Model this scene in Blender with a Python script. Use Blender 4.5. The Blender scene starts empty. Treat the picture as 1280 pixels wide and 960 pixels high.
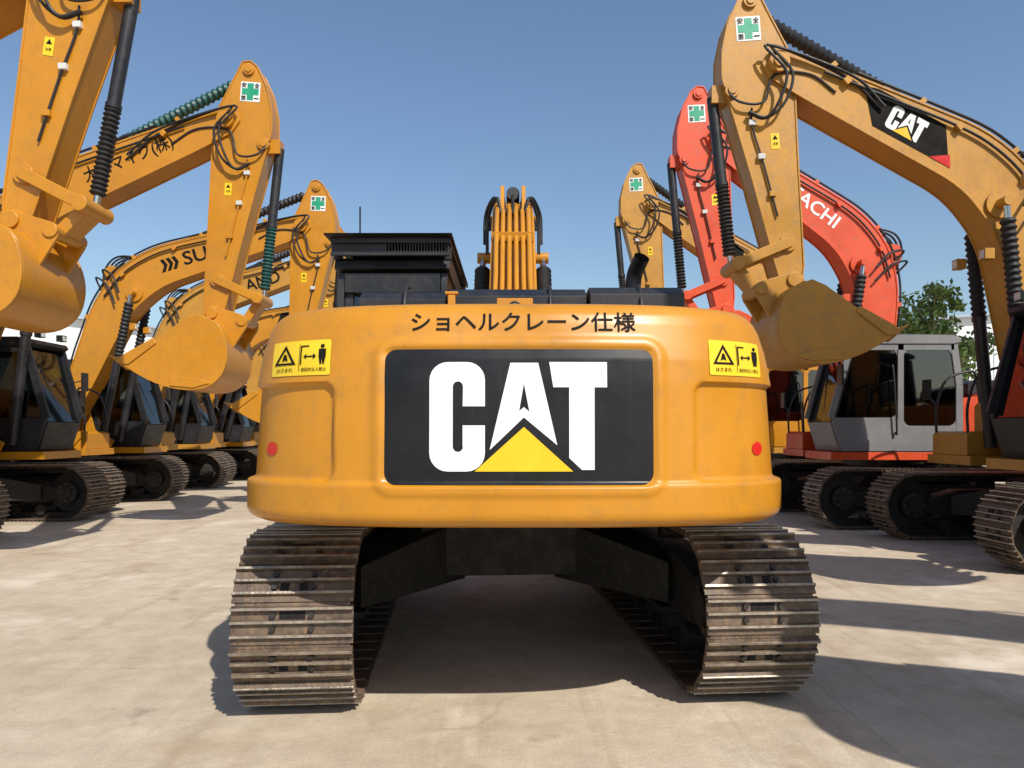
import bpy, bmesh, math, random
from mathutils import Vector, Matrix
from mathutils.geometry import tessellate_polygon
random.seed(7)
R=math.radians
scene=bpy.context.scene
scene.view_settings.view_transform='Standard'
scene.view_settings.look='None'
scene.view_settings.exposure=0

# ------------------------------------------------------------ materials
def nodes(name):
    m=bpy.data.materials.new(name); m.use_nodes=True
    nt=m.node_tree; b=nt.nodes['Principled BSDF']; return m,nt,b
def N(nt,t,**k):
    n=nt.nodes.new(t)
    for a,v in k.items():
        if a in n.inputs: n.inputs[a].default_value=v
        else: setattr(n,a,v)
    return n
def ramp(nt,fac,stops):
    r=nt.nodes.new('ShaderNodeValToRGB'); e=r.color_ramp.elements
    e[0].position=stops[0][0]; e[0].color=stops[0][1]
    e[1].position=stops[1][0]; e[1].color=stops[1][1]
    for p,c in stops[2:]:
        x=e.new(p); x.color=c
    nt.links.new(fac,r.inputs[0]); return r
def g(v): return (v,v,v,1)
def mixc(nt,fac,a,b,mode='MIX'):
    m=nt.nodes.new('ShaderNodeMix'); m.data_type='RGBA'; m.blend_type=mode
    for sock,v in ((m.inputs[0],fac),(m.inputs[6],a),(m.inputs[7],b)):
        if hasattr(v,'links'): nt.links.new(v,sock)
        else: sock.default_value=v
    return m.outputs[2]
def surf_mat(name,col,rough=.45,metal=0,var=.12,scale=3,dirt=None,dirt_amt=.3,bump=.0,bscale=60,coat=0,rvar=.15,streak=0,spec=.5):
    m,nt,b=nodes(name)
    tc=N(nt,'ShaderNodeTexCoord')
    n1=N(nt,'ShaderNodeTexNoise',Scale=scale,Detail=3.0,Roughness=.6); nt.links.new(tc.outputs['Object'],n1.inputs['Vector'])
    lo=tuple(x*(1-var) for x in col)+(1,); hi=tuple(min(1,x*(1+var)) for x in col)+(1,)
    r=ramp(nt,n1.outputs[0],[(.3,lo),(.7,hi)]); out=r.outputs[0]
    if dirt:
        n2=N(nt,'ShaderNodeTexNoise',Scale=scale*4.7,Detail=5.0,Roughness=.75); nt.links.new(tc.outputs['Object'],n2.inputs['Vector'])
        r2=ramp(nt,n2.outputs[0],[(.5,g(0)),(.74,g(dirt_amt))])
        out=mixc(nt,r2.outputs[0],out,(*dirt,1))
        if streak:
            mp=N(nt,'ShaderNodeMapping'); mp.inputs['Scale'].default_value=(9,9,.7); nt.links.new(tc.outputs['Object'],mp.inputs[0])
            n5=N(nt,'ShaderNodeTexNoise',Scale=2.2,Detail=4.0,Roughness=.6); nt.links.new(mp.outputs[0],n5.inputs['Vector'])
            r5=ramp(nt,n5.outputs[0],[(.54,g(0)),(.8,g(streak))]); out=mixc(nt,r5.outputs[0],out,(*dirt,1))
    nt.links.new(out,b.inputs['Base Color'])
    mr=N(nt,'ShaderNodeMapRange'); mr.inputs['From Min'].default_value=.3; mr.inputs['From Max'].default_value=.7
    mr.inputs['To Min'].default_value=max(.05,rough-rvar); mr.inputs['To Max'].default_value=min(1,rough+rvar)
    nt.links.new(n1.outputs[0],mr.inputs['Value']); nt.links.new(mr.outputs[0],b.inputs['Roughness'])
    b.inputs['Metallic'].default_value=metal
    b.inputs['Specular IOR Level'].default_value=spec
    b.inputs['Coat Weight'].default_value=coat
    b.inputs['Coat Roughness'].default_value=.2
    if bump>0:
        n4=N(nt,'ShaderNodeTexNoise',Scale=bscale,Detail=2.0); nt.links.new(tc.outputs['Object'],n4.inputs['Vector'])
        bp=N(nt,'ShaderNodeBump',Strength=bump,Distance=.01); nt.links.new(n4.outputs[0],bp.inputs['Height'])
        nt.links.new(bp.outputs[0],b.inputs['Normal'])
    return m
YEL=surf_mat('yellow_paint',(.53,.222,.010),.38,0,.07,1.6,(.25,.14,.045),.38,.07,14,.12,.12,.18)
YEL2=surf_mat('aged_yellow_paint',(.49,.235,.026),.50,0,.12,2.2,(.26,.17,.085),.6,.10,30,0,.15,.4)
ORG=surf_mat('orange_paint',(.66,.07,.015),.48,0,.10,2,(.33,.12,.07),.5,.08,30,0,.15,.3)
BLK=surf_mat('black_paint',(.013,.013,.015),.45,0,.3,3,(.07,.06,.05),.4,.08,40)
PLATE=surf_mat('plate_black',(.007,.007,.008),.42,0,.2,5,(.025,.025,.024),.3,.04,14,0,.08,.3,.35)
RUB=surf_mat('black_rubber',(.013,.013,.014),.6,0,.2,6,(.07,.06,.05),.3)
GRB=surf_mat('green_boot_rubber',(.010,.075,.068),.55,0,.2,6,(.08,.07,.06),.3)
GREY=surf_mat('grey_cab_paint',(.20,.20,.205),.38,0,.08,3,(.15,.13,.11),.4,0,60,0,.12,.3)
STEEL=surf_mat('track_steel',(.115,.082,.058),.62,.2,.45,6,(.29,.175,.09),.9,.4,45)
WORN=surf_mat('worn_steel',(.34,.29,.23),.42,.5,.3,9,(.13,.08,.045),.85,.3,60)
DARKS=surf_mat('dark_steel',(.022,.020,.018),.65,.1,.3,5,(.10,.075,.05),.5,.2,30)
CHR=surf_mat('chrome_rod',(.6,.6,.6),.15,1,.05,5,rvar=.05)
WHT=surf_mat('white_decal',(.80,.80,.78),.45,0,.03,8,(.50,.48,.45),.3)
BDEC=surf_mat('black_decal',(.010,.009,.008),.75,0,.2,8,spec=.15)
YDEC=surf_mat('yellow_decal',(.80,.50,.010),.4,0,.04,8)
YSTK=surf_mat('sticker_yellow',(.82,.56,.02),.4,0,.04,8)
GDEC=surf_mat('green_decal',(.02,.32,.17),.45,0,.05,8)
RDEC=surf_mat('red_decal',(.60,.015,.01),.35,0,.05,8)
LAMP=surf_mat('lamp_glass',(.6,.6,.58),.2,0,.05,8)
HOLE_SHADE=surf_mat('painted_hole_shade',(.005,.005,.005),.9,0,.1,8)  # near-black colour that paints the shade inside openings
def glass_mat():
    m,nt,b=nodes('tinted_glass'); nt.nodes.remove(b)
    o=nt.nodes['Material Output']
    t=N(nt,'ShaderNodeBsdfTransparent'); t.inputs[0].default_value=(.30,.34,.34,1)
    gl=N(nt,'ShaderNodeBsdfGlossy'); gl.inputs['Roughness'].default_value=.04; gl.inputs[0].default_value=(.9,.9,.9,1)
    fr=N(nt,'ShaderNodeFresnel'); fr.inputs[0].default_value=1.55
    mr=N(nt,'ShaderNodeMath',operation='ADD'); mr.inputs[1].default_value=.05; nt.links.new(fr.outputs[0],mr.inputs[0])
    mx=N(nt,'ShaderNodeMixShader'); nt.links.new(mr.outputs[0],mx.inputs[0]); nt.links.new(t.outputs[0],mx.inputs[1]); nt.links.new(gl.outputs[0],mx.inputs[2])
    nt.links.new(mx.outputs[0],o.inputs[0]); return m
GLASS=glass_mat()

# ------------------------------------------------------------ mesh builder
class MB:
    def __init__(s): s.bm=bmesh.new(); s.mats=[]
    def mi(s,m):
        if m not in s.mats: s.mats.append(m)
        return s.mats.index(m)
    def f(s,vs,m):
        try:
            fc=s.bm.faces.new(vs); fc.material_index=s.mi(m); return fc
        except ValueError: return None
    def box(s,x,y,z,m,M=None,taper=0):
        vs=[]
        for zz,tp in ((z[0],0),(z[1],taper)):
            for xx,sx in ((x[0],1),(x[1],-1)):
                for yy in y:
                    v=Vector((xx+sx*tp,yy,zz)); vs.append(s.bm.verts.new(M@v if M else v))
        for q in ((0,1,3,2),(4,6,7,5),(0,4,5,1),(2,3,7,6),(0,2,6,4),(1,5,7,3)): s.f([vs[i] for i in q],m)
    def prism(s,pts,y0,y1,m):
        a=[s.bm.verts.new((p[0],y0,p[1])) for p in pts]; b=[s.bm.verts.new((p[0],y1,p[1])) for p in pts]
        s.f(a,m); s.f(b[::-1],m); n=len(pts)
        for i in range(n): s.f([a[i],b[i],b[(i+1)%n],a[(i+1)%n]],m)
    def strip(s,p,q,w,y0,y1,m):
        p=Vector(p);q=Vector(q);d=(q-p).normalized();n=Vector((-d.y,d.x))*w/2
        s.prism([p-n,q-n,q+n,p+n],y0,y1,m)
    def tube(s,pts,r,m,seg=12,caps=True):
        pts=[Vector(p) for p in pts]; n=len(pts)
        rr=r if isinstance(r,(list,tuple)) else [r]*n
        rings=[]; prev=None
        for i,p in enumerate(pts):
            d=(pts[min(i+1,n-1)]-pts[max(i-1,0)])
            if d.length<1e-6: d=Vector((0,0,1))
            d.normalize()
            if prev is None:
                u=d.orthogonal().normalized()
            else:
                u=prev-d*prev.dot(d)
                u=u.normalized() if u.length>1e-6 else d.orthogonal().normalized()
            prev=u; v=d.cross(u)
            rings.append([s.bm.verts.new(p+(u*math.cos(2*math.pi*k/seg)+v*math.sin(2*math.pi*k/seg))*rr[i]) for k in range(seg)])
        for a,b in zip(rings,rings[1:]):
            for k in range(seg): s.f([a[k],a[(k+1)%seg],b[(k+1)%seg],b[k]],m)
        if caps: s.f(rings[0][::-1],m); s.f(rings[-1],m)
    def cyl(s,p,q,r,m,seg=16): s.tube([p,q],r,m,seg)
    def ycyl(s,x,z,y0,y1,r,m,seg=18): s.tube([(x,y0,z),(x,y1,z)],r,m,seg)
    def boot(s,p,q,r,m,ribs=14,depth=.28):
        p=Vector(p);q=Vector(q);pts=[];rr=[]
        for i in range(ribs*2+1):
            t=i/(ribs*2); pts.append(p.lerp(q,t)); rr.append(r if i%2 else r*(1-depth))
        s.tube(pts,rr,m,14)
    def ram(s,p,q,r,barrel=.5,bm_=None,boot=True,bmat=None,ribs=16):
        p=Vector(p);q=Vector(q);c=p.lerp(q,barrel)
        s.cyl(p,c,r,bm_ or BLK,14)
        s.cyl(c,p.lerp(q,barrel+.02),r*1.18,bm_ or BLK,14)
        s.cyl(c,q,r*.5,CHR,12)
        if boot: s.boot(p.lerp(q,barrel+.02),p.lerp(q,.93),r*1.25,bmat or RUB,ribs)
    def obj(s,name,parent=None,bevel=0,angle=42,loc=(0,0,0),rz=0,recalc=True):
        if recalc: bmesh.ops.recalc_face_normals(s.bm,faces=s.bm.faces)
        me=bpy.data.meshes.new(name); s.bm.to_mesh(me); s.bm.free()
        for m in s.mats: me.materials.append(m)
        for p in me.polygons: p.use_smooth=True
        me.set_sharp_from_angle(angle=R(angle))
        return place(me,name,parent,bevel,loc,rz)
def place(me,name,parent,bevel=0,loc=(0,0,0),rz=0):
    o=bpy.data.objects.new(name,me); scene.collection.objects.link(o)
    o.location=loc; o.rotation_euler=(0,0,rz)
    if parent: o.parent=parent
    if bevel:
        b=o.modifiers.new('bevel','BEVEL'); b.width=bevel; b.segments=2; b.limit_method='ANGLE'; b.angle_limit=R(44); b.harden_normals=True
    return o
def empty(name,loc=(0,0,0),rz=0):
    o=bpy.data.objects.new(name,None); scene.collection.objects.link(o); o.location=loc; o.rotation_euler=(0,0,rz); o.empty_display_size=.2
    return o
def cat(pts,n=8):
    P=[Vector(p) for p in pts]; P=[P[0]*2-P[1]]+P+[P[-1]*2-P[-2]]; out=[]
    for i in range(1,len(P)-2):
        for k in range(n):
            t=k/n; a,b,c,d=P[i-1:i+3]
            out.append(.5*((2*b)+(c-a)*t+(2*a-5*b+4*c-d)*t*t+(3*b-a-3*c+d)*t**3))
    out.append(P[-2]); return out
def lerp_tab(t,x):
    if x<=t[0][0]: return t[0][1]
    for (a,va),(b,vb) in zip(t,t[1:]):
        if x<=b: return va+(vb-va)*(x-a)/(b-a)
    return t[-1][1]

# ------------------------------------------------------------ 2D artwork (decals)
def tri2d(loops):
    v=[Vector((p[0],p[1],0)) for l in loops for p in l]
    t=tessellate_polygon([[Vector((p[0],p[1],0)) for p in l] for l in loops])
    return ([(p.x,p.y) for p in v],[tuple(x) for x in t])
def rrect(x0,y0,x1,y1,r,n=6):
    out=[]
    for cx,cy,a in ((x1-r,y1-r,0),(x0+r,y1-r,90),(x0+r,y0+r,180),(x1-r,y0+r,270)):
        for k in range(n+1):
            t=R(a+90*k/n); out.append((cx+r*math.cos(t),cy+r*math.sin(t)))
    return out
_tc={}
def text2d(s,w,h,off=0.0,cx=0,cy=0):
    key=(s,off)
    if key not in _tc:
        cu=bpy.data.curves.new('tmp','FONT'); cu.body=s; cu.size=1; cu.offset=off; cu.resolution_u=3
        o=bpy.data.objects.new('tmp',cu); scene.collection.objects.link(o)
        dg=bpy.context.evaluated_depsgraph_get(); me=o.evaluated_get(dg).to_mesh()
        vs=[(v.co.x,v.co.y) for v in me.vertices]; fs=[tuple(p.vertices) for p in me.polygons]
        o.evaluated_get(dg).to_mesh_clear(); bpy.data.objects.remove(o); bpy.data.curves.remove(cu)
        _tc[key]=(vs,fs)
    vs,fs=_tc[key]
    if not vs: return ([],[])
    x0=min(v[0] for v in vs);x1=max(v[0] for v in vs);y0=min(v[1] for v in vs);y1=max(v[1] for v in vs)
    return ([((v[0]-(x0+x1)/2)/(x1-x0)*w+cx,(v[1]-(y0+y1)/2)/max(1e-6,y1-y0)*h+cy) for v in vs],fs)
def sc(art,k,cx=0,cy=0): return ([(x*k+cx,y*k+cy) for x,y in art[0]],art[1])
def add_art(mb,art,mapf,mat,layer=0,cut=None,cutz=None):
    """artwork mesh laid on a surface: mapf(x,y,layer)->Vector"""
    b=bmesh.new(); vs=[b.verts.new((x,y,0)) for x,y in art[0]]
    for f in art[1]:
        try: b.faces.new([vs[i] for i in f])
        except ValueError: pass
    if not b.verts: b.free(); return
    if cut:
        xs=[v.co.x for v in b.verts]; x=min(xs)+cut; xm=max(xs)
        while x<xm:
            bmesh.ops.bisect_plane(b,geom=b.verts[:]+b.edges[:]+b.faces[:],plane_co=(x,0,0),plane_no=(1,0,0)); x+=cut
        ys=[v.co.y for v in b.verts]; y=min(ys)+(cutz or cut); ym=max(ys)
        while y<ym:
            bmesh.ops.bisect_plane(b,geom=b.verts[:]+b.edges[:]+b.faces[:],plane_co=(0,y,0),plane_no=(0,1,0)); y+=(cutz or cut)
    mp={v:mb.bm.verts.new(mapf(v.co.x,v.co.y,layer)) for v in b.verts}
    for f in b.faces: mb.f([mp[v] for v in f.verts],mat)
    b.free()
# logo lettering, unit = metres, centred on the name plate
def L(pts): return [((x-650)*.003355,(521-y)*.003355) for x,y in pts]
def arc(cx,cy,r,a0,a1,n=6): return [(cx+r*math.cos(R(a0+(a1-a0)*k/n)),cy-r*math.sin(R(a0+(a1-a0)*k/n))) for k in range(n+1)]
Cshape=L([(607,508),(607,476)]+arc(584,475,23,0,90)+arc(560,475,23,90,180)+arc(560,567,23,180,270)+arc(584,567,23,270,360)+[(607,532),(579,532),(579,558)]+arc(573,559,6.5,0,-180)+arc(573,483,6.5,180,0)+[(579,508)])
Ashape=L([(639,453),(674,453),(698,557),(656,522),(613,563)]); Ahole=L([(656,479),(650,514),(656,509),(663,515)])
Tshape=L([(688,452),(761,452),(761,484),(745,484),(745,588),(729,588),(713,573),(713,484),(693,484)])
Tri=L([(656,534),(718,590),(594,590)])
LOGO=[(tri2d([Cshape]),0),(tri2d([Ashape,Ahole]),0),(tri2d([Tshape]),0),(tri2d([Tri]),1)]

# ------------------------------------------------------------ counterweight
CN=3.0; CD=.8; CX=1.95
Wt=[(1.0,1.265),(1.012,1.288),(1.03,1.310),(1.055,1.320),(1.175,1.320),(1.187,1.316),(1.20,1.306),(1.6,1.278),(1.78,1.245),(1.88,1.215),(1.92,1.195),(1.95,1.170),(1.968,1.145),(1.98,1.10)]
Et=[(1.0,.07),(1.012,.036),(1.03,.010),(1.055,0),(1.175,0),(1.187,.003),(1.20,.014),(1.62,.022),(1.72,.032),(1.88,.070),(1.92,.085),(1.95,.108),(1.968,.135),(1.98,.19)]
def sm(x): x=max(0,min(1,x)); return x*x*(3-2*x)
def sdrr(x,y,hx,hy,r):
    qx=abs(x)-hx+r; qy=abs(y)-hy+r
    return math.hypot(max(qx,0),max(qy,0))+min(max(qx,qy),0)-r
def cdisp(a,z):
    s=sdrr(a-.02,z-1.475,.585,.30,.05); d=0
    d-=.009*sm(1-(s-.022)/.03)
    d+=.015*sm(-s/.012)
    s2=sdrr(abs(a)-1.20,z-1.41,.425,.222,.06)
    d+=.026*sm(-s2/.018)
    return d
def cpoint(ca,sx,z,off=0):
    W=lerp_tab(Wt,z); e=lerp_tab(Et,z)
    a=W*ca; dep=(CD-e)*sx
    na=math.copysign(abs(ca)**(CN-1)/W,ca); nx=sx**(CN-1)/CD; l=math.hypot(na,nx) or 1
    k=off-cdisp(a,z)
    return Vector((-(CX+dep+nx/l*k),-(a+na/l*k),z))
def cmap(a,z,layer):
    W=lerp_tab(Wt,z); ca=max(-.999,min(.999,a/W)); sx=(1-abs(ca)**CN)**(1/CN)
    return cpoint(ca,sx,z,.004+.003*layer)
_cache={}
def cw_mesh(paint,hi):
    key=('cw',paint.name,hi)
    if key in _cache: return _cache[key]
    mb=MB(); nphi=320 if hi else 60
    zs=[1.0,1.004,1.012,1.022,1.03,1.042,1.055,1.175,1.181,1.187,1.193,1.2]+([1.07+.01*i for i in range(86)] if hi else [1.63,1.72,1.8,1.88])+[1.92,1.93,1.94,1.95,1.959,1.968,1.974,1.98]
    zs=sorted(set(round(z,4) for z in zs)); rows=[]
    for z in zs:
        row=[]
        for i in range(nphi+1):
            p=math.pi*i/nphi; c=math.cos(p); s_=max(0,math.sin(p)); r=(abs(c)**CN+s_**CN)**(-1/CN)
            row.append(mb.bm.verts.new(cpoint(-c*r,s_*r,z)))
        e=row[-1].co; row.append(mb.bm.verts.new((-1.86,e.y,z))); st=row[0].co
        row.insert(0,mb.bm.verts.new((-1.86,st.y,z))); rows.append(row)
    for a,b in zip(rows,rows[1:]):
        for i in range(len(a)-1): mb.f([a[i],a[i+1],b[i+1],b[i]],paint)
    mb.f(rows[0],paint); mb.f(rows[-1][::-1],paint)
    o=mb.obj('counterweight',None,0,60); me=o.data; bpy.data.objects.remove(o)
    _cache[key]=me; return me
def cw_markings(parent):
    mb=MB()
    add_art(mb,tri2d([rrect(-.572+.02,-.288+1.475,.572+.02,.288+1.475,.05)]),cmap,PLATE,0,.03,.03)
    for art,k in LOGO: add_art(mb,sc(art,1,.02,1.475),cmap,YDEC if k else WHT,1,.03,.05)
    mb.obj('logo_plate',parent)
    mb=MB()
    add_art(mb,text2d('ショヘルクレーン仕様',.965,.088,.012,.04,1.884),cmap,BDEC,0,.04,.02)
    mb.obj('painted_lettering',parent)
    for cx in (-.945,.985):
        mb=MB(); w=.15 if cx<0 else .137; q=w/.13
        add_art(mb,tri2d([rrect(cx-w,1.658,cx+w,1.815,.01)]),cmap,YSTK,0,.03,.03)
        def A(pts,layer=1,mat=BDEC): add_art(mb,tri2d([[(cx+x*q,1.742+y) for x,y in l] for l in pts]),cmap,mat,layer,.03,.03)
        A([[(-.115,-.035),(-.015,-.035),(-.065,.056)],[(-.099,-.026),(-.065,.037),(-.031,-.026)]])
        A([[(-.07,.015),(-.06,.012),(-.052,-.018),(-.066,-.012),(-.08,-.02)]])
        A([[(.004,-.035),(.004,.05),(.010,.05),(.010,-.035)]]); A([[(.0105,.044),(.0105,.05),(.04,.05),(.04,.044)]])
        A([[(.018,0),(.030,.013),(.030,-.013)],]); A([[(.0305,-.003),(.0305,.003),(.058,.003),(.058,-.003)]]); A([[(.072,0),(.0585,.013),(.0585,-.013)]])
        A([[(.082,.0),(.082,.032),(.112,.032),(.112,.0),(.106,-.036),(.099,-.036),(.097,-.005),(.095,-.036),(.088,-.036)]])
        A([rrect(.089,.036,.105,.053,.007)])
        A([[(-.001,-.066),(-.001,.06),(.001,.06),(.001,-.066)]])
        add_art(mb,text2d('はさまれ',.075*q,.018,.01,cx-.065*q,1.742-.058),cmap,BDEC,1,.04,.03)
        add_art(mb,text2d('旋回内立入禁止',.105*q,.017,.01,cx+.062*q,1.742-.058),cmap,BDEC,1,.04,.03)
        mb.obj('warning_sticker',parent)
    mb=MB()
    for cx in (-1.115,1.12):
        add_art(mb,tri2d([[(cx+.033*math.cos(k*.4488),1.335+.031*math.sin(k*.4488)) for k in range(14)]]),cmap,RDEC,0,.02,.02)
    mb.obj('round_reflector',parent)

# ------------------------------------------------------------ undercarriage
def track_mesh():
    if 'trk' in _cache: return _cache['trk']
    mb=MB(); r=.405; cz=.445; hx=1.62; Ls=2*hx; La=math.pi*r; T=2*Ls+2*La; n=48; H=.285
    for i in range(n):
        s_=(i+.37)/n*T
        if s_<Ls: p=(-hx+s_,cz-r); t=(1,0)
        elif s_<Ls+La: a=-math.pi/2+(s_-Ls)/r; p=(hx+r*math.cos(a),cz+r*math.sin(a)); t=(-math.sin(a),math.cos(a))
        elif s_<2*Ls+La: q=s_-Ls-La; p=(hx-q,cz+r-.012*math.sin(math.pi*q/Ls)); t=(-1,0)
        else: a=math.pi/2+(s_-2*Ls-La)/r; p=(-hx+r*math.cos(a),cz+r*math.sin(a)); t=(-math.sin(a),math.cos(a))
        j=random.uniform(-.014,.014); t=(t[0]*math.cos(j)-t[1]*math.sin(j),t[0]*math.sin(j)+t[1]*math.cos(j)); dy=random.uniform(-.003,.003)
        nn=(t[1],-t[0]); M=Matrix(((t[0],0,nn[0],p[0]),(0,1,0,dy),(t[1],0,nn[1],p[1]),(0,0,0,1)))
        mb.box((-.096,.084),(-H,H),(.0,.013),STEEL,M)
        mb.box((.084,.100),(-H+.015,H-.015),(-.009,.004),STEEL,M)
        for gx,h in ((-.082,.034),(-.02,.030),(.045,.030)):
            w=.010
            mb.box((gx-w,gx+w),(-H,H),(.013,h),STEEL,M,taper=.003)
            mb.box((gx-w+.0032,gx+w-.0032),(-H+.001,H-.001),(h+.0003,h+.006),WORN,M,taper=.001)
        for sy in (-1,1):
            for gx in (-.051,.0125):
                mb.tube([M@Vector((gx,sy*.09,.013)),M@Vector((gx,sy*.09,.032))],.015,DARKS,6)
        if i%2==0:
            mb.box((-.068,-.032),(-.06,.06),(.0135,.0165),HOLE_SHADE,M)  # raised dark slab: slot shade painted on, shoe is not cut
        else:
            for sy in (-1,1): mb.box((-.010,.034),(sy*.045-.02,sy*.045+.02),(.0135,.0165),HOLE_SHADE,M)
        for sy in (-1,1):
            mb.box((-.09,.09),(sy*.075-.022,sy*.075+.022),(-.09,-.0),DARKS,M)
        mb.tube([M@Vector((-.09,-.11,-.05)),M@Vector((-.09,.11,-.05))],.024,DARKS,8)
    for x,rr in ((-hx,.31),(hx,.31)):
        mb.ycyl(x,cz,-.045,.045,rr,DARKS,28); mb.ycyl(x,cz,-.15,.15,.17,DARKS,20); mb.ycyl(x,cz,-.19,.19,.10,DARKS,16)
        for k in range(8):
            a=k*math.pi/4; mb.ycyl(x+.125*math.cos(a),cz+.125*math.sin(a),-.165,.165,.016,STEEL,8)
    for k in range(7): mb.ycyl(-1.2+.4*k,.175,-.14,.14,.085,DARKS,14)
    for x in (-.6,.6): mb.ycyl(x,.74,-.12,.12,.06,DARKS,12)
    mb.prism([(-1.35,.28),(1.25,.28),(1.45,.36),(1.45,.52),(1.0,.64),(-1.0,.64),(-1.35,.56)],-.13,.13,DARKS)
    mb.prism([(-.9,.24),(.9,.24),(.9,.279),(-.9,.279)],-.2,.2,DARKS)
    o=mb.obj('track',None,0,35); me=o.data; bpy.data.objects.remove(o); _cache['trk']=me; return me
def carbody_mesh():
    if 'cb' in _cache: return _cache['cb']
    mb=MB()
    mb.box((-.62,.62),(-.62,.62),(.42,.84),DARKS)
    for sx in (-1,1):
        for sy in (-1,1):
            a=Vector((sx*.35,sy*.45)); b=Vector((sx*.95,sy*1.1)); d=(b-a).normalized(); n=Vector((-d.y,d.x))*.2
            q=[a-n,b-n,b+n,a+n]; lo=[mb.bm.verts.new((p.x,p.y,.38 if i in(0,3) else .32)) for i,p in enumerate(q)]
            hi=[mb.bm.verts.new((p.x,p.y,.8 if i in(0,3) else .58)) for i,p in enumerate(q)]
            mb.f(lo,DARKS); mb.f(hi[::-1],DARKS)
            for i in range(4): mb.f([lo[i],lo[(i+1)%4],hi[(i+1)%4],hi[i]],DARKS)
    mb.tube([(0,0,.80),(0,0,.90)],.66,DARKS,40)
    o=mb.obj('carbody',None,.008); me=o.data; bpy.data.objects.remove(o); _cache['cb']=me; return me

# ------------------------------------------------------------ house
def house_mesh(paint,hood):
    key=('house',paint.name,hood.name)
    if key in _cache: return _cache[key]
    mb=MB()
    mb.box((-1.95,.35),(-.9,.9),(.955,1.06),BLK); mb.tube([(0,0,.88),(0,0,.97)],.6,BLK,40)
    mb.box((-1.9,1.38),(.32,1.27),(1.0,1.115),paint); mb.box((-1.9,1.15),(-1.27,-.34),(1.0,1.115),paint)
    mb.prism([(-1.9,1.117),(-.92,1.117),(-.92,1.93),(-.97,1.98),(-1.85,1.98),(-1.9,1.95)],-1.21,1.2,paint)
    mb.box((-1.6,-1.0),(1.2,1.215),(1.3,1.8),BLK); mb.box((-1.6,-1.0),(-1.225,-1.21),(1.3,1.8),BLK)
    for k in range(10):
        z=1.34+k*.045
        mb.box((-1.56,-1.04),(1.217,1.227),(z,z+.02),DARKS); mb.box((-1.56,-1.04),(-1.237,-1.227),(z,z+.02),DARKS)
    mb.prism([(-1.78,1.985),(-.86,1.985),(-.86,2.17),(-.93,2.22),(-1.70,2.22),(-1.78,2.17)],-.94,-.42,hood)
    mb.prism([(-1.78,1.985),(-.86,1.985),(-.86,2.16),(-.93,2.21),(-1.70,2.21),(-1.78,2.16)],-.40,.36,hood)
    mb.prism([(-1.74,1.985),(-.88,1.985),(-.88,2.15),(-.95,2.20),(-1.66,2.20),(-1.74,2.15)],.38,.86,hood)
    for y in (-.7,-.2,.6): mb.tube(cat([(-1.79,y,2.0),(-1.80,y,2.10),(-1.72,y,2.215),(-1.6,y,2.24)],4),.012,hood,8)
    mb.box((-1.96,-1.90),(-.10,.09),(1.975,2.115),paint); mb.prism([(-1.90,1.985),(-1.70,1.985),(-1.70,2.02),(-1.90,2.10)],-.03,.02,paint)
    mb.tube([(-1.965,-.005,2.065),(-1.955,-.005,2.065)],.035,BLK,16); mb.tube([(-1.985,-.005,2.065),(-1.966,-.005,2.065)],.018,paint,12)
    mb.box((-1.88,-1.84),(.315,.355),(1.985,2.15),paint); mb.box((-1.88,-1.84),(-.47,-.41),(1.985,2.15),hood)
    mb.box((-1.885,-1.835),(.30,.37),(2.15,2.165),paint)
    mb.tube(cat([(-1.15,-.76,2.2),(-1.15,-.76,2.34),(-1.17,-.77,2.42),(-1.24,-.80,2.50)],5),.05,BLK,16,False)
    mb.tube(cat([(-1.15,-.76,2.2),(-1.15,-.76,2.34),(-1.17,-.77,2.42),(-1.238,-.799,2.497)],5),.043,HOLE_SHADE,16,False)
    mb.tube([(-1.15,-.76,2.21),(-1.15,-.76,2.26)],.075,BLK,16)
    mb.prism([(-.9,1.117),(.55,1.117),(.55,1.75),(.49,1.82),(-.9,1.82)],-1.22,-.42,paint)
    mb.box((-.15,-.14),(-1.223,-.42),(1.15,1.80),BLK)
    mb.prism([(.56,1.117),(1.12,1.117),(1.12,1.38),(1.06,1.42),(.56,1.42)],-1.2,-.45,paint)
    mb.prism([(-.9,1.117),(.02,1.117),(.02,1.55),(-.1,1.62),(-.9,1.7)],-.40,.3,BLK)
    mb.prism([(-.9,1.117),(-.58,1.117),(-.58,1.9),(-.9,1.94)],.34,1.2,paint)
    for y in (-.29,.24): mb.prism([(-.3,1.12),(.75,1.12),(.82,1.25),(.45,1.45),(.32,1.93),(.08,1.93),(-.05,1.5)],y,y+.05,paint)
    for y in (-1.18,-.5):
        mb.tube(cat([(.5,y,1.8),(.55,y,2.15),(.65,y,2.22),(.95,y,2.1),(1.08,y,1.75),(1.08,y,1.4)],5),.017,BLK,10)
    mb.tube(cat([(-1.75,-1.05,1.98),(-1.75,-1.05,2.06),(-1.6,-1.05,2.08),(-1.0,-1.05,2.08),(-.95,-1.05,1.98)],4),.013,BLK,8)
    mb.tube([(1.05,-1.2,1.75),(1.12,-1.32,1.9)],.012,BLK,8); mb.box((1.11,1.14),(-1.42,-1.24),(1.85,2.12),BLK)
    o=mb.obj('house',None,.012); me=o.data; bpy.data.objects.remove(o); _cache[key]=me; return me
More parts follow.
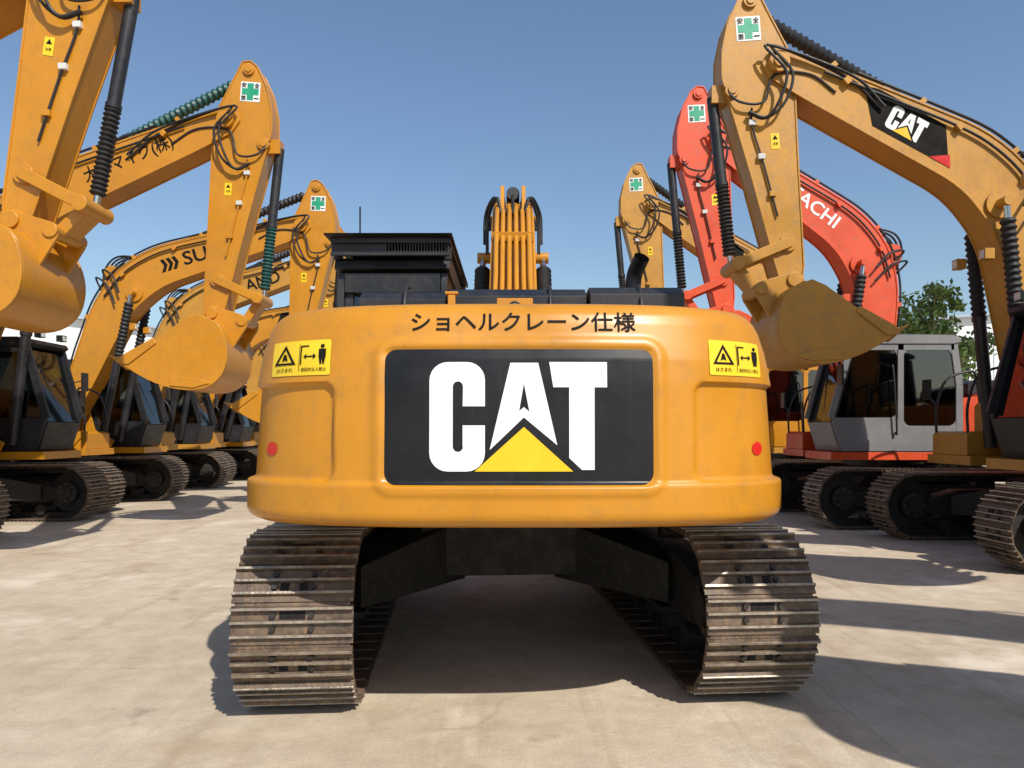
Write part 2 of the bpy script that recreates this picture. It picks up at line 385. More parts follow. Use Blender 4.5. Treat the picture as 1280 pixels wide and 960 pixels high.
def cab_mesh(col,guard):
    key=('cab',col.name,guard)
    if key in _cache: return _cache[key]
    mb=MB(); y0,y1=(.48,1.27) if guard else (.37,1.28)
    T_=2.56 if guard else 2.70
    A=(-.5,1.13);B=(1.22,1.13);C=(1.38,1.62);D=(1.08,T_);E=(-.42,T_);F_=(-.5,2.1)
    for ya,yb in ((y0,y0+.045),(y1-.045,y1)):
        mb.prism([A,B,(1.36,1.56),(1.36,1.62),(.42,1.62),(.34,1.5),(-.5,1.5)],ya,yb,col)
        for p,q,w in ((A,F_,.10),(F_,E,.10),(C,D,.085),((.36,1.2),(.36,T_),.085),((-.42,T_-.04),(1.08,T_-.04),.10)): mb.strip(p,q,w,ya+.001,yb+.001,col)
        for (px,pz),a0 in (((-.40,1.55),180),((.27,1.55),270),((-.34,T_-.13),90),((.27,T_-.13),0),((.46,1.67),180),((.46,T_-.13),90)):
            r_=.10
            sx=1 if a0 in(180,90) else -1; sz=1 if a0 in (180,270) else -1
            ox,oz=px-.045*sx,pz-.05*sz
            cc=(ox+r_*sx,oz+r_*sz)
            pts=[(ox,oz),(ox+r_*sx,oz)]+[(cc[0]-r_*sx*math.sin(R(t)),cc[1]-r_*sz*math.cos(R(t))) for t in (20,45,70)]+[(ox,oz+r_*sz)]
            mb.prism(pts,ya+.004,yb-.004,col)
    mb.box((-.52,-.47),(y0+.05,y1-.05),(1.13,2.02),col); mb.box((-.50,-.44),(y0+.05,y1-.05),(T_-.14,T_),col)
    mb.prism([(1.2,1.13),(1.25,1.13),(1.38,1.56),(1.33,1.56)],y0+.05,y1-.05,col)
    mb.prism([(-.40,T_+.003),(-.52,T_+.03),(-.50,T_+.09),(-.40,T_+.13),(.95,T_+.14),(1.12,T_+.11),(1.16,T_+.05),(1.10,T_+.003)],y0-.02,y1+.02,col)
    for y in (y0+.018,y1-.024): mb.prism([(-.44,1.51),(.33,1.51),(.40,1.63),(1.34,1.63),(1.06,T_-.08),(-.40,T_-.08),(-.47,2.1)],y,y+.006,GLASS)
    mb.prism([(1.335,1.57),(1.345,1.57),(1.065,T_-.05),(1.055,T_-.05)],y0+.05,y1-.05,GLASS)
    mb.prism([(-.475,2.03),(-.465,2.03),(-.43,T_-.14),(-.44,T_-.14)],y0+.06,y1-.06,GLASS)
    for y in (y0+.046,y1-.104): mb.strip((-.49,2.02),(-.45,T_-.14),.03,y,y+.058,col)
    for y in (y0+.002,y1-.06): mb.strip((1.345,1.57),(1.06,T_-.05),.06,y,y+.058,BLK)
    mb.box((-.45,1.2),(y0+.05,y1-.05),(1.16,1.2),BLK)
    mb.prism([(-.15,1.2),(.45,1.2),(.5,1.58),(.05,1.6),(-.08,2.3),(-.2,2.32),(-.25,1.5)],.64,1.08,RUB)
    mb.box((-.2,-.1),(.72,.98),(2.33,2.50),RUB)
    mb.prism([(.0,1.2),(.6,1.2),(.55,1.78),(.1,1.75)],.56,.62,BLK); mb.prism([(.0,1.2),(.6,1.2),(.55,1.78),(.1,1.75)],1.12,1.19,BLK)
    mb.box((.85,.98),(.56,.66),(1.5,1.95),BLK)
    mb.tube([(1.0,.95,1.2),(.93,.95,1.75)],.02,BLK,8); mb.tube([(.6,.6,1.78),(.63,.6,1.95)],.015,BLK,8)
    mb.tube(cat([(.45,y1+.01,1.4),(.45,y1+.06,1.45),(.5,y1+.06,2.3),(.5,y1+.01,2.36)],5),.014,BLK,8)
    mb.tube([(1.2,y1,2.2),(1.32,y1+.14,2.25)],.01,BLK,8); mb.box((1.31,1.34),(y1+.1,y1+.26),(2.08,2.38),BLK)
    mb.tube([(1.30,.85,1.72),(1.14,.6,2.38)],.01,BLK,6)
    for y in (.58,1.12):
        mb.box((1.10,1.2),(y-.06,y+.06),(T_+.15,T_+.25),BLK); mb.box((1.2,1.205),(y-.05,y+.05),(T_+.16,T_+.24),LAMP)
    if guard:
        for y in (y0-.03,y1-.02):
            mb.box((-.56,1.2),(y,y+.05),(2.76,2.79),BLK); mb.box((-.5,-.45),(y,y+.05),(2.66,2.76),BLK); mb.box((1.0,1.05),(y,y+.05),(2.66,2.76),BLK)
        for k in range(16): 
            y=y0+.0+k*.05; mb.box((-.56,1.2),(y,y+.014),(2.75,2.765),DARKS)
        mb.box((-.60,-.565),(y0-.03,y1+.03),(2.665,2.69),BLK); mb.box((-.60,-.565),(y0-.03,y1+.03),(2.755,2.79),BLK)
        mb.box((-.57,-.56),(.90,y1+.03),(2.69,2.755),BLK)
        for k in range(22): 
            y=y0-.02+k*.021; mb.box((-.592,-.575),(y,y+.009),(2.69,2.755),DARKS)
        mb.prism([(-.66,2.793),(-.68,2.803),(1.22,2.823),(1.24,2.793)],y0-.05,y1+.06,BLK)
        mb.tube([(-.3,y1-.12,2.80),(-.3,y1-.12,3.10)],.007,BLK,8); mb.tube([(-.3,y1-.12,2.82),(-.3,y1-.12,2.88)],.014,BLK,8)
    o=mb.obj('cab',None,.010); me=o.data; bpy.data.objects.remove(o); _cache[key]=me; return me

# ------------------------------------------------------------ whole machine
HT=[(0,.17),(.4,.23),(1.6,.33),(2.5,.37),(3.4,.345),(5.2,.235),(5.68,.19)]
def boomline():
    pts=[(k*1.55/6,k*.842/6) for k in range(6)]
    a,b,c=Vector((1.55,.842)),Vector((2.45,1.33)),Vector((3.4,.939))
    for k in range(13):
        t=k/12; p=a*(1-t)**2+b*2*t*(1-t)+c*t*t; pts.append((p.x,p.y))
    for k in range(1,9): pts.append((3.4+2.28*k/8,.939*(1-k/8)))
    return pts
BL=boomline()
def excavator(loc,yaw,theta,Lb,tau,paint=YEL,cabc=BLK,guard=False,uyaw=0,batt=0,marks=(),boot=RUB,hood=BLK,main=False,ls=2.75,bs=.86,uo=(0,0),bev=True,gauge=1.19,fx=0):
    root=empty('excavator',(loc[0],loc[1],0),yaw)
    tm=track_mesh(); bd=carbody_mesh(); BV=1 if bev else 0
    for k,y in enumerate((-gauge,gauge)):
        place(tm,'crawler_track',root,0,(uo[0]-math.sin(uyaw)*y,uo[1]+math.cos(uyaw)*y,0),uyaw)
    place(bd,'carbody',root,.008*BV,(uo[0]*.5,uo[1],0),uyaw)
    place(house_mesh(paint,hood),'engine_house',root,.012*BV); place(cab_mesh(cabc,guard),'operator_cab',root,.01*BV)
    place(cw_mesh(paint,main),'counterweight',root)
    if main: cw_markings(root)
    F=Vector((.2+fx,1.8)); ct,st=math.cos(theta),math.sin(theta); ku=Lb/5.68
    def bp(u,v,y=0):
        u=u*ku; return Vector((F.x+u*ct-v*st,y,F.y+u*st+v*ct))
    def bp2(u,v): p=bp(u,v); return (p.x,p.z)
    top=[];bot=[]
    for i,(u,v) in enumerate(BL):
        a=BL[max(i-1,0)];b=BL[min(i+1,len(BL)-1)]; d=Vector((b[0]-a[0],b[1]-a[1])).normalized(); n=Vector((-d.y,d.x)); h=lerp_tab(HT,u)
        top.append((u+n.x*h,v+n.y*h)); bot.append((u-n.x*h,v-n.y*h))
    mb=MB(); HW=.2
    endc=[(5.68+.19*math.cos(R(a)),.19*math.sin(R(a))) for a in (45,15,-15,-45)]
    foot=[(-.17,-.08),(-.2,.05),(-.12,.15)]
    mb.prism([bp2(*p) for p in top+endc+bot[::-1]+foot],-HW,HW,paint)
    def flange(line,y,w):
        for p,q in zip(line[2:-2],line[3:-1]): mb.strip(bp2(*p),bp2(*q),.022,y-w,y+w,paint)
    flange(top,-HW,.012); flange(top,HW,.012); flange(bot,-HW,.012); flange(bot,HW,.012)
    f0=bp(0,0); mb.ycyl(f0.x,f0.z,-.25,.25,.13,paint)
    J=bp(5.68,0); mb.ycyl(J.x,J.z,-.27,.27,.12,paint); mb.ycyl(J.x,J.z,-.29,.29,.07,paint,12)
    u0,v0=top[11]
    for y in (-.13,.09): mb.prism([bp2(u0-.35,v0-.04),bp2(u0+.3,v0-.04),bp2(u0+.08,v0+.24),bp2(u0-.08,v0+.24)],y,y+.04,paint)
    c=bp(2.4,.95); mb.ycyl(c.x,c.z,-.39,.39,.06,paint)
    for y in (-.215,.215): mb.ycyl(c.x,c.z,min(y,y*1.1),max(y,y*1.1),.16,paint)
    ofs=[(-.155,YEL2),(-.095,YEL2),(-.03,YEL2),(.035,YEL2),(.10,YEL2),(.16,YEL2)] if main else [(-.17,BLK),(-.11,paint),(.11,paint),(.17,BLK)]
    for y,pm in ofs:
        line=[]
        for i,(u,v) in enumerate(top):
            if .5<u<5.0:
                k=.055+(.02 if abs(y)>.12 else 0)
                line.append(bp(u,v+k,y))
        st0=bp(.2,.3,y*1.3)
        mb.tube(cat([Vector((-.05,y*1.6,1.65)),st0]+line[::2],3),.023 if main else .017,pm if not main else paint,10)
    for i in (6,10,14,20,24):
        if i<len(top):
            q=bp(top[i][0],top[i][1]+.03); mb.box((-.03,.03),(-.2,.2),(-.03,.06 if main else .05),paint,Matrix.Translation(q)@Matrix.Rotation(-theta,4,'Y'))
    for y in (-.235,.235):
        mb.tube(cat([bp(u,v-.12,y) for u,v in top[9:25:3]],4),.016,BLK,8)
        for i in (12,18,23): 
            q=bp(top[i][0],top[i][1]-.12); mb.box((-.04,.04),(y-.03,y+.03),(-.035,.035),paint,Matrix.Translation(q)@Matrix.Rotation(-theta,4,'Y'))
    q=bp(2.0,.45)
    for sg in (-1,1):
        mb.box((-.05,.06),(min(sg*.2,sg*.32),max(sg*.2,sg*.32)),(-.06,.06),paint,Matrix.Translation((q.x,0,q.z)))
        mb.box((.06,.066),(min(sg*.215,sg*.305),max(sg*.215,sg*.305)),(-.045,.045),LAMP,Matrix.Translation((q.x,0,q.z)))
    mb.obj('boom',root,.012*BV)
    # stick
    sd=Vector((-math.sin(tau),-math.cos(tau))); sn=Vector((math.cos(tau),-math.sin(tau))); kl=ls/2.85
    def sp(s_,t): 
        s2=s_*kl if s_>0 else s_
        return (J.x+sd.x*s2+sn.x*t,J.z+sd.y*s2+sn.y*t)
    def s3(s_,t,y): a=sp(s_,t); return Vector((a[0],y,a[1]))
    mb=MB()
    prof=[(-.86,.16),(-.88,.27),(-.80,.38),(-.52,.53),(-.2,.62),(.12,.64),(.42,.58),(1.5,.37),(2.65,.17),(2.9,.12),(2.97,0),(2.9,-.11),(2.65,-.15),(1.2,-.17),(.25,-.19),(-.12,-.16),(-.35,-.06),(-.60,.05)]
    mb.prism([sp(*p) for p in prof],-.165,.165,paint)
    for p,q in zip(prof,prof[1:]+prof[:1]):
        for y in (-.165,.165): mb.strip(sp(*p),sp(*q),.02,y-.012,y+.012,paint)
    for s_,t,r_ in ((-.75,.26,.08),(.3,.54,.085),(2.35,.02,.1),(2.85,0,.11)):
        a=sp(s_,t); mb.ycyl(a[0],a[1],-.2,.2,r_,paint); mb.ycyl(a[0],a[1],-.215,.215,r_*.6,paint,12)
    for y in (-.19,.19):
        mb.tube(cat([s3(s_,t,y) for s_,t in ((.55,.33),(.8,.34),(1.3,.24),(2.0,.12))],4),.013,paint if boot is GRB else BLK,8)
        for s_,t in ((.75,.34),(1.2,.26),(1.7,.16)): 
            a=s3(s_,t,y); mb.box((-.04,.04),(y-.025,y+.025),(-.03,.03),LAMP if s_<1.3 else paint,Matrix.Translation((a.x,0,a.z)))
    mb.obj('stick',root,.012*BV)
    # linkage
    mb=MB(); Rr=(2.58,.62); P=Vector(sp(2.85,0)); cb,sb=math.cos(batt),math.sin(batt)
    def kp(x,z): x*=bs; z*=bs; return (P.x+x*cb-z*sb,P.y+x*sb+z*cb)
    Q=kp(.46,-.12)
    for y in (-.23,.19): mb.strip(sp(2.35,.02),sp(*Rr),.12,y,y+.04,paint)
    a=sp(*Rr); mb.strip(a,Q,.12,-.13,.13,paint); mb.ycyl(a[0],a[1],-.25,.25,.08,paint); mb.ycyl(Q[0],Q[1],-.26,.26,.075,paint)
    mb.ycyl(P.x,P.y,-.27,.27,.085,paint)
    mb.obj('bucket_linkage',root,.01*BV)
    # bucket
    mb=MB(); bw=.48
    back=[(.0,-.10),(.2,-.2),(.31,-.42),(.345,-.68),(.28,-.95),(.10,-1.13),(-.15,-1.20),(-.5,-1.17),(-.85,-1.04),(-1.25,-.80)]
    back=[(p.x,p.y) for p in cat([Vector((*b,0)) for b in back],3)]
    inn=[]
    for i,p in enumerate(back):
        a=back[max(i-1,0)];b=back[min(i+1,len(back)-1)]; d=Vector((b[0]-a[0],b[1]-a[1])).normalized(); inn.append((p[0]+d.y*.03,p[1]-d.x*.03))
    mb.prism([kp(*p) for p in back+inn[::-1]],-bw,bw,paint)
    edge=[(-1.25,-.80),(-1.22,-.72),(-1.0,-.58),(-.72,-.44),(-.3,-.14),(-.12,-.06)]
    for s1 in (-1,1):
        def yy(a_,b_): return (min(s1*a_,s1*b_),max(s1*a_,s1*b_))
        mb.prism([kp(*p) for p in [(x*1.012,z) for x,z in back]+edge[1:]],*yy(bw+.003,bw+.035),paint)
        mb.prism([kp(*p) for p in [(-1.30,-.80),(-1.25,-.70),(-.75,-.42),(-.7,-.50),(-1.12,-.82)]],*yy(bw+.037,bw+.055),paint)
        mb.prism([kp(*p) for p in [(.1,-1.1),(-.15,-1.17),(-.5,-1.14),(-.5,-1.0),(-.1,-1.02)]],*yy(bw+.037,bw+.053),paint)
    mb.prism([kp(-.02,-.07),kp(-.3,-.14),kp(-.28,-.17),kp(-.0,-.13)],-bw,bw,paint)
    for y in (-.24,.20): mb.prism([kp(*p) for p in [(-.22,-.14),(-.12,.06),(0,.12),(.12,.08),(.46,-.02),(.55,-.1),(.54,-.2),(.32,-.55),(.2,-.2)]],y,y+.04,paint)
    for k in range(5):
        y=-.43+.215*k; mb.prism([kp(*p) for p in [(-1.16,-.80),(-1.18,-.90),(-1.47,-.66),(-1.22,-.76)]],y-.045,y+.045,paint)
    mb.obj('bucket',root,.008*BV)
    # rams
    mb=MB()
    mb.ram(bp(u0,v0+.17),s3(-.75,.26,0),.07,.52,BLK,True,boot,20)
    mb.ram(s3(.3,.72,0),s3(2.58,.64,0),.065,.5,BLK,True,boot,18)
    a=s3(.3,.62,0); mb.box((-.09,.13),(-.1,.1),(-.1,.1),paint,Matrix.Translation(a))
    for y in (-.33,.33): mb.ram((.9,y,1.22),bp(2.4,.95,y),.07,.55,BLK,True,RUB,14)
    mb.obj('hydraulic_rams',root,0)
    mb=MB()
    for y,w in ((-.225,.0),(.225,.0),(-.25,.08),(.25,.08)):
        mb.tube(cat([bp(4.35,.58+w*.4,y),bp(4.95,.50+w*.5,y),s3(-.18,.06+w,y*1.15),s3(.18,-.12+w,y*1.35),s3(.55,-.02+w,y*1.25),s3(.72,.2,y*1.05),s3(.62,.38,y*.92)],6),.017,RUB,8)
    for y,w in ((-.21,0),(.21,0)):
        mb.tube(cat([bp(4.9,.30,y),bp(5.3,.2+w,y),s3(.15,.05+w,y),s3(.5,.2+w,y*1.1),s3(.48,.48,y*1.1),s3(.25,.62,y*.8)],6),.015,RUB,8)
    hs=.55 if main else 1
    for y in (-.08,.08,.0):
        mb.tube(cat([bp(1.9,1.40,y),bp(2.2,1.45+.24*hs,y*1.3),bp(2.55,1.45+.28*hs,y*1.5),bp(2.9,1.45,y)],6),.018,RUB,8)
    for sg in (-1,1):
        mb.tube(cat([bp(2.1,1.45,.16*sg),bp(2.2,1.45+.22*hs,.20*sg),bp(2.3,1.40,.29*sg),bp(2.2,1.1,.30*sg)],6),.02,RUB,8)
        mb.tube(cat([bp(1.9,1.40,.12*sg),bp(2.0,1.45+.2*hs,.17*sg),bp(2.1,1.35,.26*sg),bp(2.0,1.0,.27*sg)],6),.018,RUB,8)
    mb.obj('hydraulic_hoses',root,0)
    mb=MB()
    for sdn in (-1,1):
        if sdn<0: dv=Vector((math.cos(theta-R(22.4)),math.sin(theta-R(22.4))))
        else: dv=-Vector((math.cos(theta-R(22.4)),math.sin(theta-R(22.4))))
        def smap(org,d,hw):
            up=Vector((-d.y,d.x)) if sdn<0 else Vector((d.y,-d.x))
            def f(x,y,l): 
                q=Vector(org)+d*x+up*y; return Vector((q.x,sdn*(hw+.004+.003*l),q.y))
            return f
        cpt=sp(-.44,.30); dd=(sn if sdn<0 else -sn)
        mp=smap(cpt,dd,.165)
        add_art(mb,tri2d([rrect(-.14,-.14,.14,.14,.01)]),mp,WHT,0)
        add_art(mb,tri2d([[(-.045,-.12),(.045,-.12),(.045,-.045),(.12,-.045),(.12,.045),(.045,.045),(.045,.12),(-.045,.12),(-.045,.045),(-.12,.045),(-.12,-.045),(-.045,-.045)]]),mp,GDEC,1)
        for ch,x,y in (('安',-.092,.092),('全',.092,.092),('第',-.092,-.092),('一',.092,-.092)): add_art(mb,text2d(ch,.07,.07 if ch!='一' else .012,.015,x,y),mp,BDEC,2)
        mp=smap(sp(1.0,.08),dd,.165)
        add_art(mb,tri2d([rrect(-.05,-.09,.05,.09,.005)]),mp,YSTK,0); add_art(mb,tri2d([[(-.03,.02),(.03,.02),(0,.07)]]),mp,BDEC,1)
        add_art(mb,text2d('注意',.06,.03,.01,0,-.03),mp,BDEC,1)
        for kind in marks:
            if kind=='logo':
                mp=smap(bp2(4.0,.69),dv,.2)
                add_art(mb,tri2d([[(-.62,.17),(-.45,.22),(.42,.22),(.68,-.19),(-.32,-.19)] if sdn>0 else [(.62,.17),(.45,.22),(-.42,.22),(-.68,-.19),(.32,-.19)]]),mp,BDEC,0)
                add_art(mb,tri2d([[(.42,-.19),(.70,-.19),(.62,-.06)] if sdn>0 else [(-.42,-.19),(-.70,-.19),(-.62,-.06)]]),mp,RDEC,1)
                for art,k in LOGO: add_art(mb,sc(art,.60,.02,0.01),mp,YDEC if k else WHT,1)
            elif kind[0]=='text':
                _,s_,w,h,mat,uu,vv=kind
                add_art(mb,text2d(s_,w,h,.015),smap(bp2(uu,vv),dv,.2),mat,0)
            elif kind[0]=='fill':
                mp=smap(bp2(kind[1],kind[2]),dv,.2)
                for q in range(3): add_art(mb,tri2d([[(-.16+q*.11,-.12),(-.09+q*.11,-.12),(-.02+q*.11,.0),(-.07+q*.11,.12),(-.14+q*.11,.12),(-.09+q*.11,.0)]]),mp,BDEC,0)
    mb.obj('side_markings',root)
    return root

# main machine (faces away from the camera)
excavator((.01,5.85),R(90),R(14.5),5.68,R(48),YEL,BLK,True,uyaw=R(4.3),batt=R(-20),main=True,uo=(-.24,.06),gauge=1.145)
T=lambda s_,w,h,m,u=4.0,v=.69:('text',s_,w,h,m,u,v)
# left row, facing the aisle
excavator((-8.55,7.3),0,R(47.3),5.8,R(8),YEL,BLK,marks=(),uo=(.25,0),bs=.82,ls=2.65)
excavator((-8.35,10.7),0,R(44.6),5.75,R(4),YEL,BLK,marks=(T('大和マイク(株)',1.35,.25,BDEC,4.32,.58),),boot=GRB,uo=(-.35,0),bs=.92)
excavator((-8.55,14.1),0,R(38.5),5.6,R(2),YEL,BLK,marks=(T('SUMI',.9,.26,BDEC,3.95,.72),('fill',3.25,.98)),uo=(-.4,0))
excavator((-8.9,17.5),0,R(40),5.6,R(2),YEL2,BLK,marks=(T('LAND',1.0,.28,BDEC,4.2,.6),),uo=(-.4,0),bev=False)
excavator((-9.1,20.9),0,R(34),5.6,R(4),YEL,BLK,marks=('logo',),uo=(-.4,0),bev=False)
excavator((-9.2,24.4),0,R(38),5.6,R(2),YEL2,BLK,marks=('logo',),bev=False)
excavator((-9.4,28.0),0,R(36),5.6,R(8),YEL2,BLK,bev=False)
# right row
excavator((6.75,8.7),R(180),R(51),4.95,R(4),YEL2,BLK,marks=('logo',),uo=(-.17,0),bs=.82,ls=2.5,fx=.38)
excavator((6.05,12.1),R(180),R(59.5),5.02,R(3),ORG,GREY,marks=(T('HITACHI',1.25,.22,WHT,3.9,.74),),hood=BLK,uo=(-.4,0))
excavator((6.05,15.6),R(180),R(56),5.25,R(3),YEL2,YEL,marks=('logo',),bev=False,uo=(-.3,0))
excavator((7.2,19.2),R(180),R(24),5.6,R(30),YEL,BLK,bev=False)
excavator((7.4,22.8),R(180),R(24),5.6,R(30),ORG,BLK,bev=False)
excavator((8.3,5.5),R(180),R(49),5.4,R(2),YEL,BLK)
excavator((6.62,1.65),R(180),R(50),5.3,R(2),YEL,BLK)

# ------------------------------------------------------------ ground
def ground_mat():
    m,nt,b=nodes('concrete'); tc=N(nt,'ShaderNodeTexCoord'); V=tc.outputs['Object']
    def noise(s_,d=5,r=.6,vec=None):
        n=N(nt,'ShaderNodeTexNoise',Scale=s_,Detail=float(d),Roughness=r); nt.links.new(vec or V,n.inputs['Vector']); return n.outputs[0]
    base=ramp(nt,noise(.35,4),[(.3,(.50,.405,.285,1)),(.7,(.64,.545,.415,1))]).outputs[0]
    fine=ramp(nt,noise(5,6,.7),[(.3,g(.80)),(.7,g(1.07))]).outputs[0]
    c=mixc(nt,1.0,base,fine,'MULTIPLY')
    grit=ramp(nt,noise(110,3,.7),[(.3,g(.78)),(.65,g(1.05))]).outputs[0]
    c=mixc(nt,1.0,c,grit,'MULTIPLY')
    st=ramp(nt,noise(1.1,6,.68),[(.52,g(0)),(.66,g(.6))]).outputs[0]
    c=mixc(nt,st,c,(.37,.275,.175,1))
    oil=ramp(nt,noise(2.3,5,.6),[(.63,g(0)),(.74,g(.55))]).outputs[0]
    c=mixc(nt,oil,c,(.20,.155,.11,1))
    pale=ramp(nt,noise(.8,6,.65),[(.32,g(.7)),(.45,g(0))]).outputs[0]
    c=mixc(nt,pale,c,(.73,.65,.53,1))
    # worn tyre / track marks running along the aisle
    mp=N(nt,'ShaderNodeMapping'); mp.inputs['Scale'].default_value=(4.5,.22,1); mp.inputs['Rotation'].default_value=(0,0,R(14)); nt.links.new(V,mp.inputs[0])
    tm_=ramp(nt,noise(1.3,5,.6,mp.outputs[0]),[(.56,g(0)),(.70,g(.45))]).outputs[0]
    c=mixc(nt,tm_,c,(.33,.25,.165,1))
    mp2=N(nt,'ShaderNodeMapping'); mp2.inputs['Scale'].default_value=(.3,5,1); mp2.inputs['Rotation'].default_value=(0,0,R(-9)); nt.links.new(V,mp2.inputs[0])
    tm2=ramp(nt,noise(1.1,4,.6,mp2.outputs[0]),[(.60,g(0)),(.72,g(.35))]).outputs[0]
    c=mixc(nt,tm2,c,(.36,.27,.18,1))
    spots=ramp(nt,noise(14,3,.5),[(.70,g(0)),(.75,g(.5))]).outputs[0]
    c=mixc(nt,spots,c,(.26,.19,.13,1))
    dn=N(nt,'ShaderNodeTexNoise',Scale=1.6,Detail=4.0); nt.links.new(V,dn.inputs['Vector'])
    vm=N(nt,'ShaderNodeVectorMath',operation='MULTIPLY_ADD'); nt.links.new(dn.outputs['Color'],vm.inputs[0]); vm.inputs[1].default_value=(.7,.7,0); nt.links.new(V,vm.inputs[2])
    vo=N(nt,'ShaderNodeTexVoronoi',feature='DISTANCE_TO_EDGE',Scale=.17); nt.links.new(vm.outputs[0],vo.inputs['Vector'])
    cr=ramp(nt,vo.outputs['Distance'],[(.0005,g(.4)),(.0022,g(0))]).outputs[0]
    mask=ramp(nt,noise(.5,3),[(.52,g(0)),(.60,g(1))]).outputs[0]
    cr=mixc(nt,1.0,cr,mask,'MULTIPLY')
    c=mixc(nt,cr,c,(.2,.15,.10,1))
    sp_=N(nt,'ShaderNodeSeparateXYZ'); nt.links.new(V,sp_.inputs[0])
    def joint(sock,off):
        a=N(nt,'ShaderNodeMath',operation='ADD'); a.inputs[1].default_value=off; nt.links.new(sock,a.inputs[0])
        p=N(nt,'ShaderNodeMath',operation='PINGPONG'); p.inputs[1].default_value=2.5; nt.links.new(a.outputs[0],p.inputs[0])
        l=N(nt,'ShaderNodeMath',operation='LESS_THAN'); l.inputs[1].default_value=.005; nt.links.new(p.outputs[0],l.inputs[0]); return l.outputs[0]
    jj=N(nt,'ShaderNodeMath',operation='MAXIMUM'); nt.links.new(joint(sp_.outputs[0],3.3),jj.inputs[0]); nt.links.new(joint(sp_.outputs[1],.6),jj.inputs[1])
    jm=N(nt,'ShaderNodeMath',operation='MULTIPLY'); jm.inputs[1].default_value=.3; nt.links.new(jj.outputs[0],jm.inputs[0])
    c=mixc(nt,jm.outputs[0],c,(.24,.19,.14,1))
    nt.links.new(c,b.inputs['Base Color']); b.inputs['Roughness'].default_value=.85; b.inputs['Specular IOR Level'].default_value=.3
    bp=N(nt,'ShaderNodeBump',Strength=.45,Distance=.01); nt.links.new(noise(40,5,.7),bp.inputs['Height']); nt.links.new(bp.outputs[0],b.inputs['Normal'])
    return m
GM=ground_mat(); mb=MB()
vs=[mb.bm.verts.new(p) for p in ((-600,-300,0),(600,-300,0),(600,900,0),(-600,900,0))]; mb.f(vs,GM)
mb.obj('ground')

# ------------------------------------------------------------ background buildings & wall & trees
WALL=surf_mat('white_cladding',(.72,.73,.74),.6,0,.05,.4,(.45,.43,.4),.3)
ROOF=surf_mat('roof_sheet',(.35,.42,.50),.5,0,.08,.4)
WIN=surf_mat('window_glass',(.04,.06,.07),.12,0,.1,1,rvar=.05)
CONC=surf_mat('wall_render',(.45,.43,.40),.8,0,.12,.6,(.2,.18,.15),.5)
def warehouse(name,x0,x1,y0,y1,h,rise):
    root=empty(name,((x0+x1)/2,(y0+y1)/2,0)); w=(x1-x0)/2; d=(y1-y0)/2
    mb=MB(); mb.prism([(-w,0),(w,0),(w,h),(0,h+rise),(-w,h)],-d,d,WALL)
    k=-w+.5
    while k<w: mb.box((k-.03,k+.03),(-d-.06,-d),(0.1,h-.1),WALL); k+=1.2
    mb.obj('walls',root)
    mb=MB()
    for sgn in (-1,1): mb.prism([(sgn*(w+.5),h-.12+.0),(0,h+rise+.05),(0,h+rise+.2),(sgn*(w+.5),h+.03)],-d-.5,d+.5,ROOF)
    mb.obj('roof',root)
    mb=MB(); k=-w+2
    while k<w-2:
        for z in (1.2,4.2):
            if z+1.4<h: mb.box((k,k+1.6),(-d-.10,-d-.065),(z,z+1.4),WIN); mb.box((k-.08,k+1.68),(-d-.14,-d-.065),(z-.1,z),WALL); mb.box((k+.77,k+.83),(-d-.13,-d-.10),(z,z+1.4),WALL)
        k+=4
    mb.obj('windows',root)
    mb=MB(); mb.box((-2,2),(-d-.12,-d-.062),(0,3.6),ROOF)
    for i in range(12): mb.box((-2,2),(-d-.14,-d-.12),(.1+i*.3,.13+i*.3),CONC)
    mb.obj('roller_door',root)
warehouse('white_warehouse',26,60,48,70,8.6,1.4)
warehouse('white_warehouse',-48,-21,52,75,8.2,1.6)
warehouse('white_warehouse',-90,-60,60,90,8,1.6)
mb=MB(); mb.box((-70,70),(80,80.25),(0,2.6),CONC); k=-70
while k<=70: mb.box((k-.2,k+.2),(79.85,80.4),(0,2.9),CONC); k+=5
mb.obj('boundary_wall')
def leaf_mat():
    m,nt,b=nodes('leaves'); oi=N(nt,'ShaderNodeTexCoord'); n=N(nt,'ShaderNodeTexNoise',Scale=1.1,Detail=4.0); nt.links.new(oi.outputs['Object'],n.inputs['Vector'])
    r=ramp(nt,n.outputs[0],[(.3,(.045,.085,.018,1)),(.7,(.14,.20,.045,1))]); nt.links.new(r.outputs[0],b.inputs['Base Color']); b.inputs['Roughness'].default_value=.6
    return m
LEAF=leaf_mat(); BARK=surf_mat('bark',(.12,.085,.06),.9,0,.3,3,None,0,.4,20)
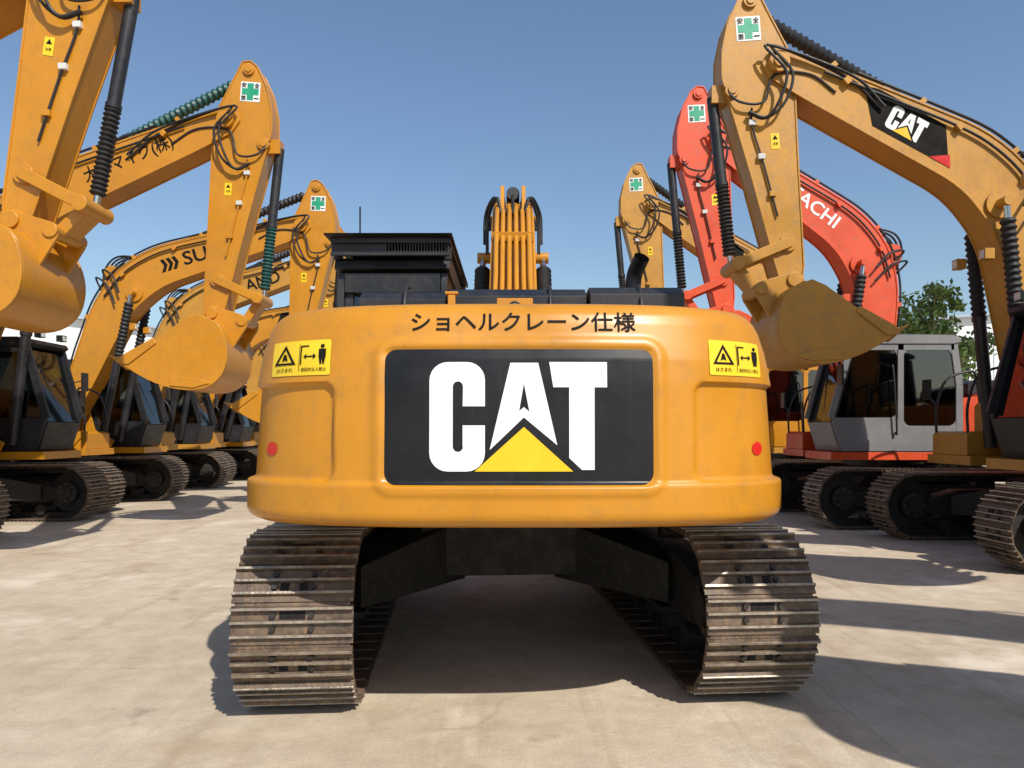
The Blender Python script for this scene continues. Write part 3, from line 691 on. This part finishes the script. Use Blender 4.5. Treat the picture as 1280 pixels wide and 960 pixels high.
def tree(name,x,y,h,cr,n=3500,ls=.16,seed=1):
    rnd=random.Random(seed); mb=MB()
    mb.tube(cat([(0,0,0),(.1,0,h*.3),(-.05,.1,h*.6),(.05,0,h*.85)],5),[.22*(1-i/20) for i in range(16)],BARK,8)
    cl=[]
    for i in range(30):
        a=rnd.uniform(0,6.28); rr=cr*rnd.uniform(.25,1.1); z=h*rnd.uniform(.42,.98); k=1-abs(z/h-.62)*1.3
        c=Vector((math.cos(a)*rr*max(.3,k),math.sin(a)*rr*max(.3,k),z)); cl.append((c,cr*rnd.uniform(.12,.34)))
        if i%2==0: mb.tube(cat([(0,0,h*rnd.uniform(.3,.55)),(c.x*.5,c.y*.5,(h*.45+z)/2),tuple(c)],3),[.07,.06,.05,.04,.03,.02,.015],BARK,6)
    for i in range(n):
        c,r_=rnd.choice(cl); d=Vector((rnd.gauss(0,1),rnd.gauss(0,1),rnd.gauss(0,.8))); d=d.normalized()*r_*rnd.uniform(.4,1.3); p=c+d
        u=Vector((rnd.gauss(0,1),rnd.gauss(0,1),rnd.gauss(0,1))).normalized(); v=u.orthogonal().normalized(); s_=ls*rnd.uniform(.6,1.3)
        mb.f([mb.bm.verts.new(q) for q in (p-u*s_,p+v*s_*.5,p+u*s_,p-v*s_*.5)],LEAF)
    return mb.obj(name,None,0,180,(x,y,0),rnd.uniform(0,6),recalc=False)
tree('broadleaf_tree',17.6,31,7.4,1.9,3600,.13,3)
tree('broadleaf_tree',18.6,34,6.6,2.0,2600,.15,5)
tree('broadleaf_tree',10.6,42,8.9,2.2,2600,.15,8)
tree('broadleaf_tree',-16.5,46,6.6,2.4,2400,.17,9)
rnd=random.Random(11); mb=MB()
for i in range(110):
    x=-110+i*2+rnd.uniform(-1,1); y=92+rnd.uniform(0,14); hh=rnd.uniform(3.5,7)
    for j in range(110):
        d=Vector((rnd.gauss(0,1),rnd.gauss(0,1),rnd.gauss(0,1))).normalized()*rnd.uniform(.5,1); p=Vector((x+d.x*1.8,y+d.y*1.8,hh*.6+d.z*hh*.42))
        u=Vector((rnd.gauss(0,1),rnd.gauss(0,1),rnd.gauss(0,1))).normalized(); v=u.orthogonal().normalized()
        mb.f([mb.bm.verts.new(q) for q in (p-u*.45,p+v*.28,p+u*.45,p-v*.28)],LEAF)
mb.obj('distant_trees',None,0,180,recalc=False)

# ------------------------------------------------------------ light, sky, camera
w=bpy.data.worlds.new('World'); scene.world=w; w.use_nodes=True; nt=w.node_tree
sky=nt.nodes.new('ShaderNodeTexSky'); sky.sky_type='NISHITA'; sky.sun_disc=False
sdir=Vector((-.5,.85,-1)).normalized()
sky.sun_elevation=math.asin(-sdir.z); sky.sun_rotation=math.atan2(.5,-.85)
sky.air_density=1.25; sky.dust_density=.9; sky.ozone_density=4.0; sky.altitude=0
nt.links.new(sky.outputs[0],nt.nodes['Background'].inputs[0]); nt.nodes['Background'].inputs[1].default_value=.13
ld=bpy.data.lights.new('sun','SUN'); ld.energy=5.0; ld.angle=R(.6); ld.color=(1,.94,.85)
lo=bpy.data.objects.new('sun',ld); scene.collection.objects.link(lo); lo.rotation_euler=sdir.to_track_quat('-Z','Y').to_euler(); lo.location=(10,-17,20)
cd=bpy.data.cameras.new('camera'); cd.sensor_width=36; cd.lens=26.0; cd.shift_y=.0469; cd.clip_end=2000; cd.clip_start=.05
co=bpy.data.objects.new('camera',cd); scene.collection.objects.link(co); co.location=(0,0,1.41); co.rotation_euler=(R(90),0,0)
scene.camera=co
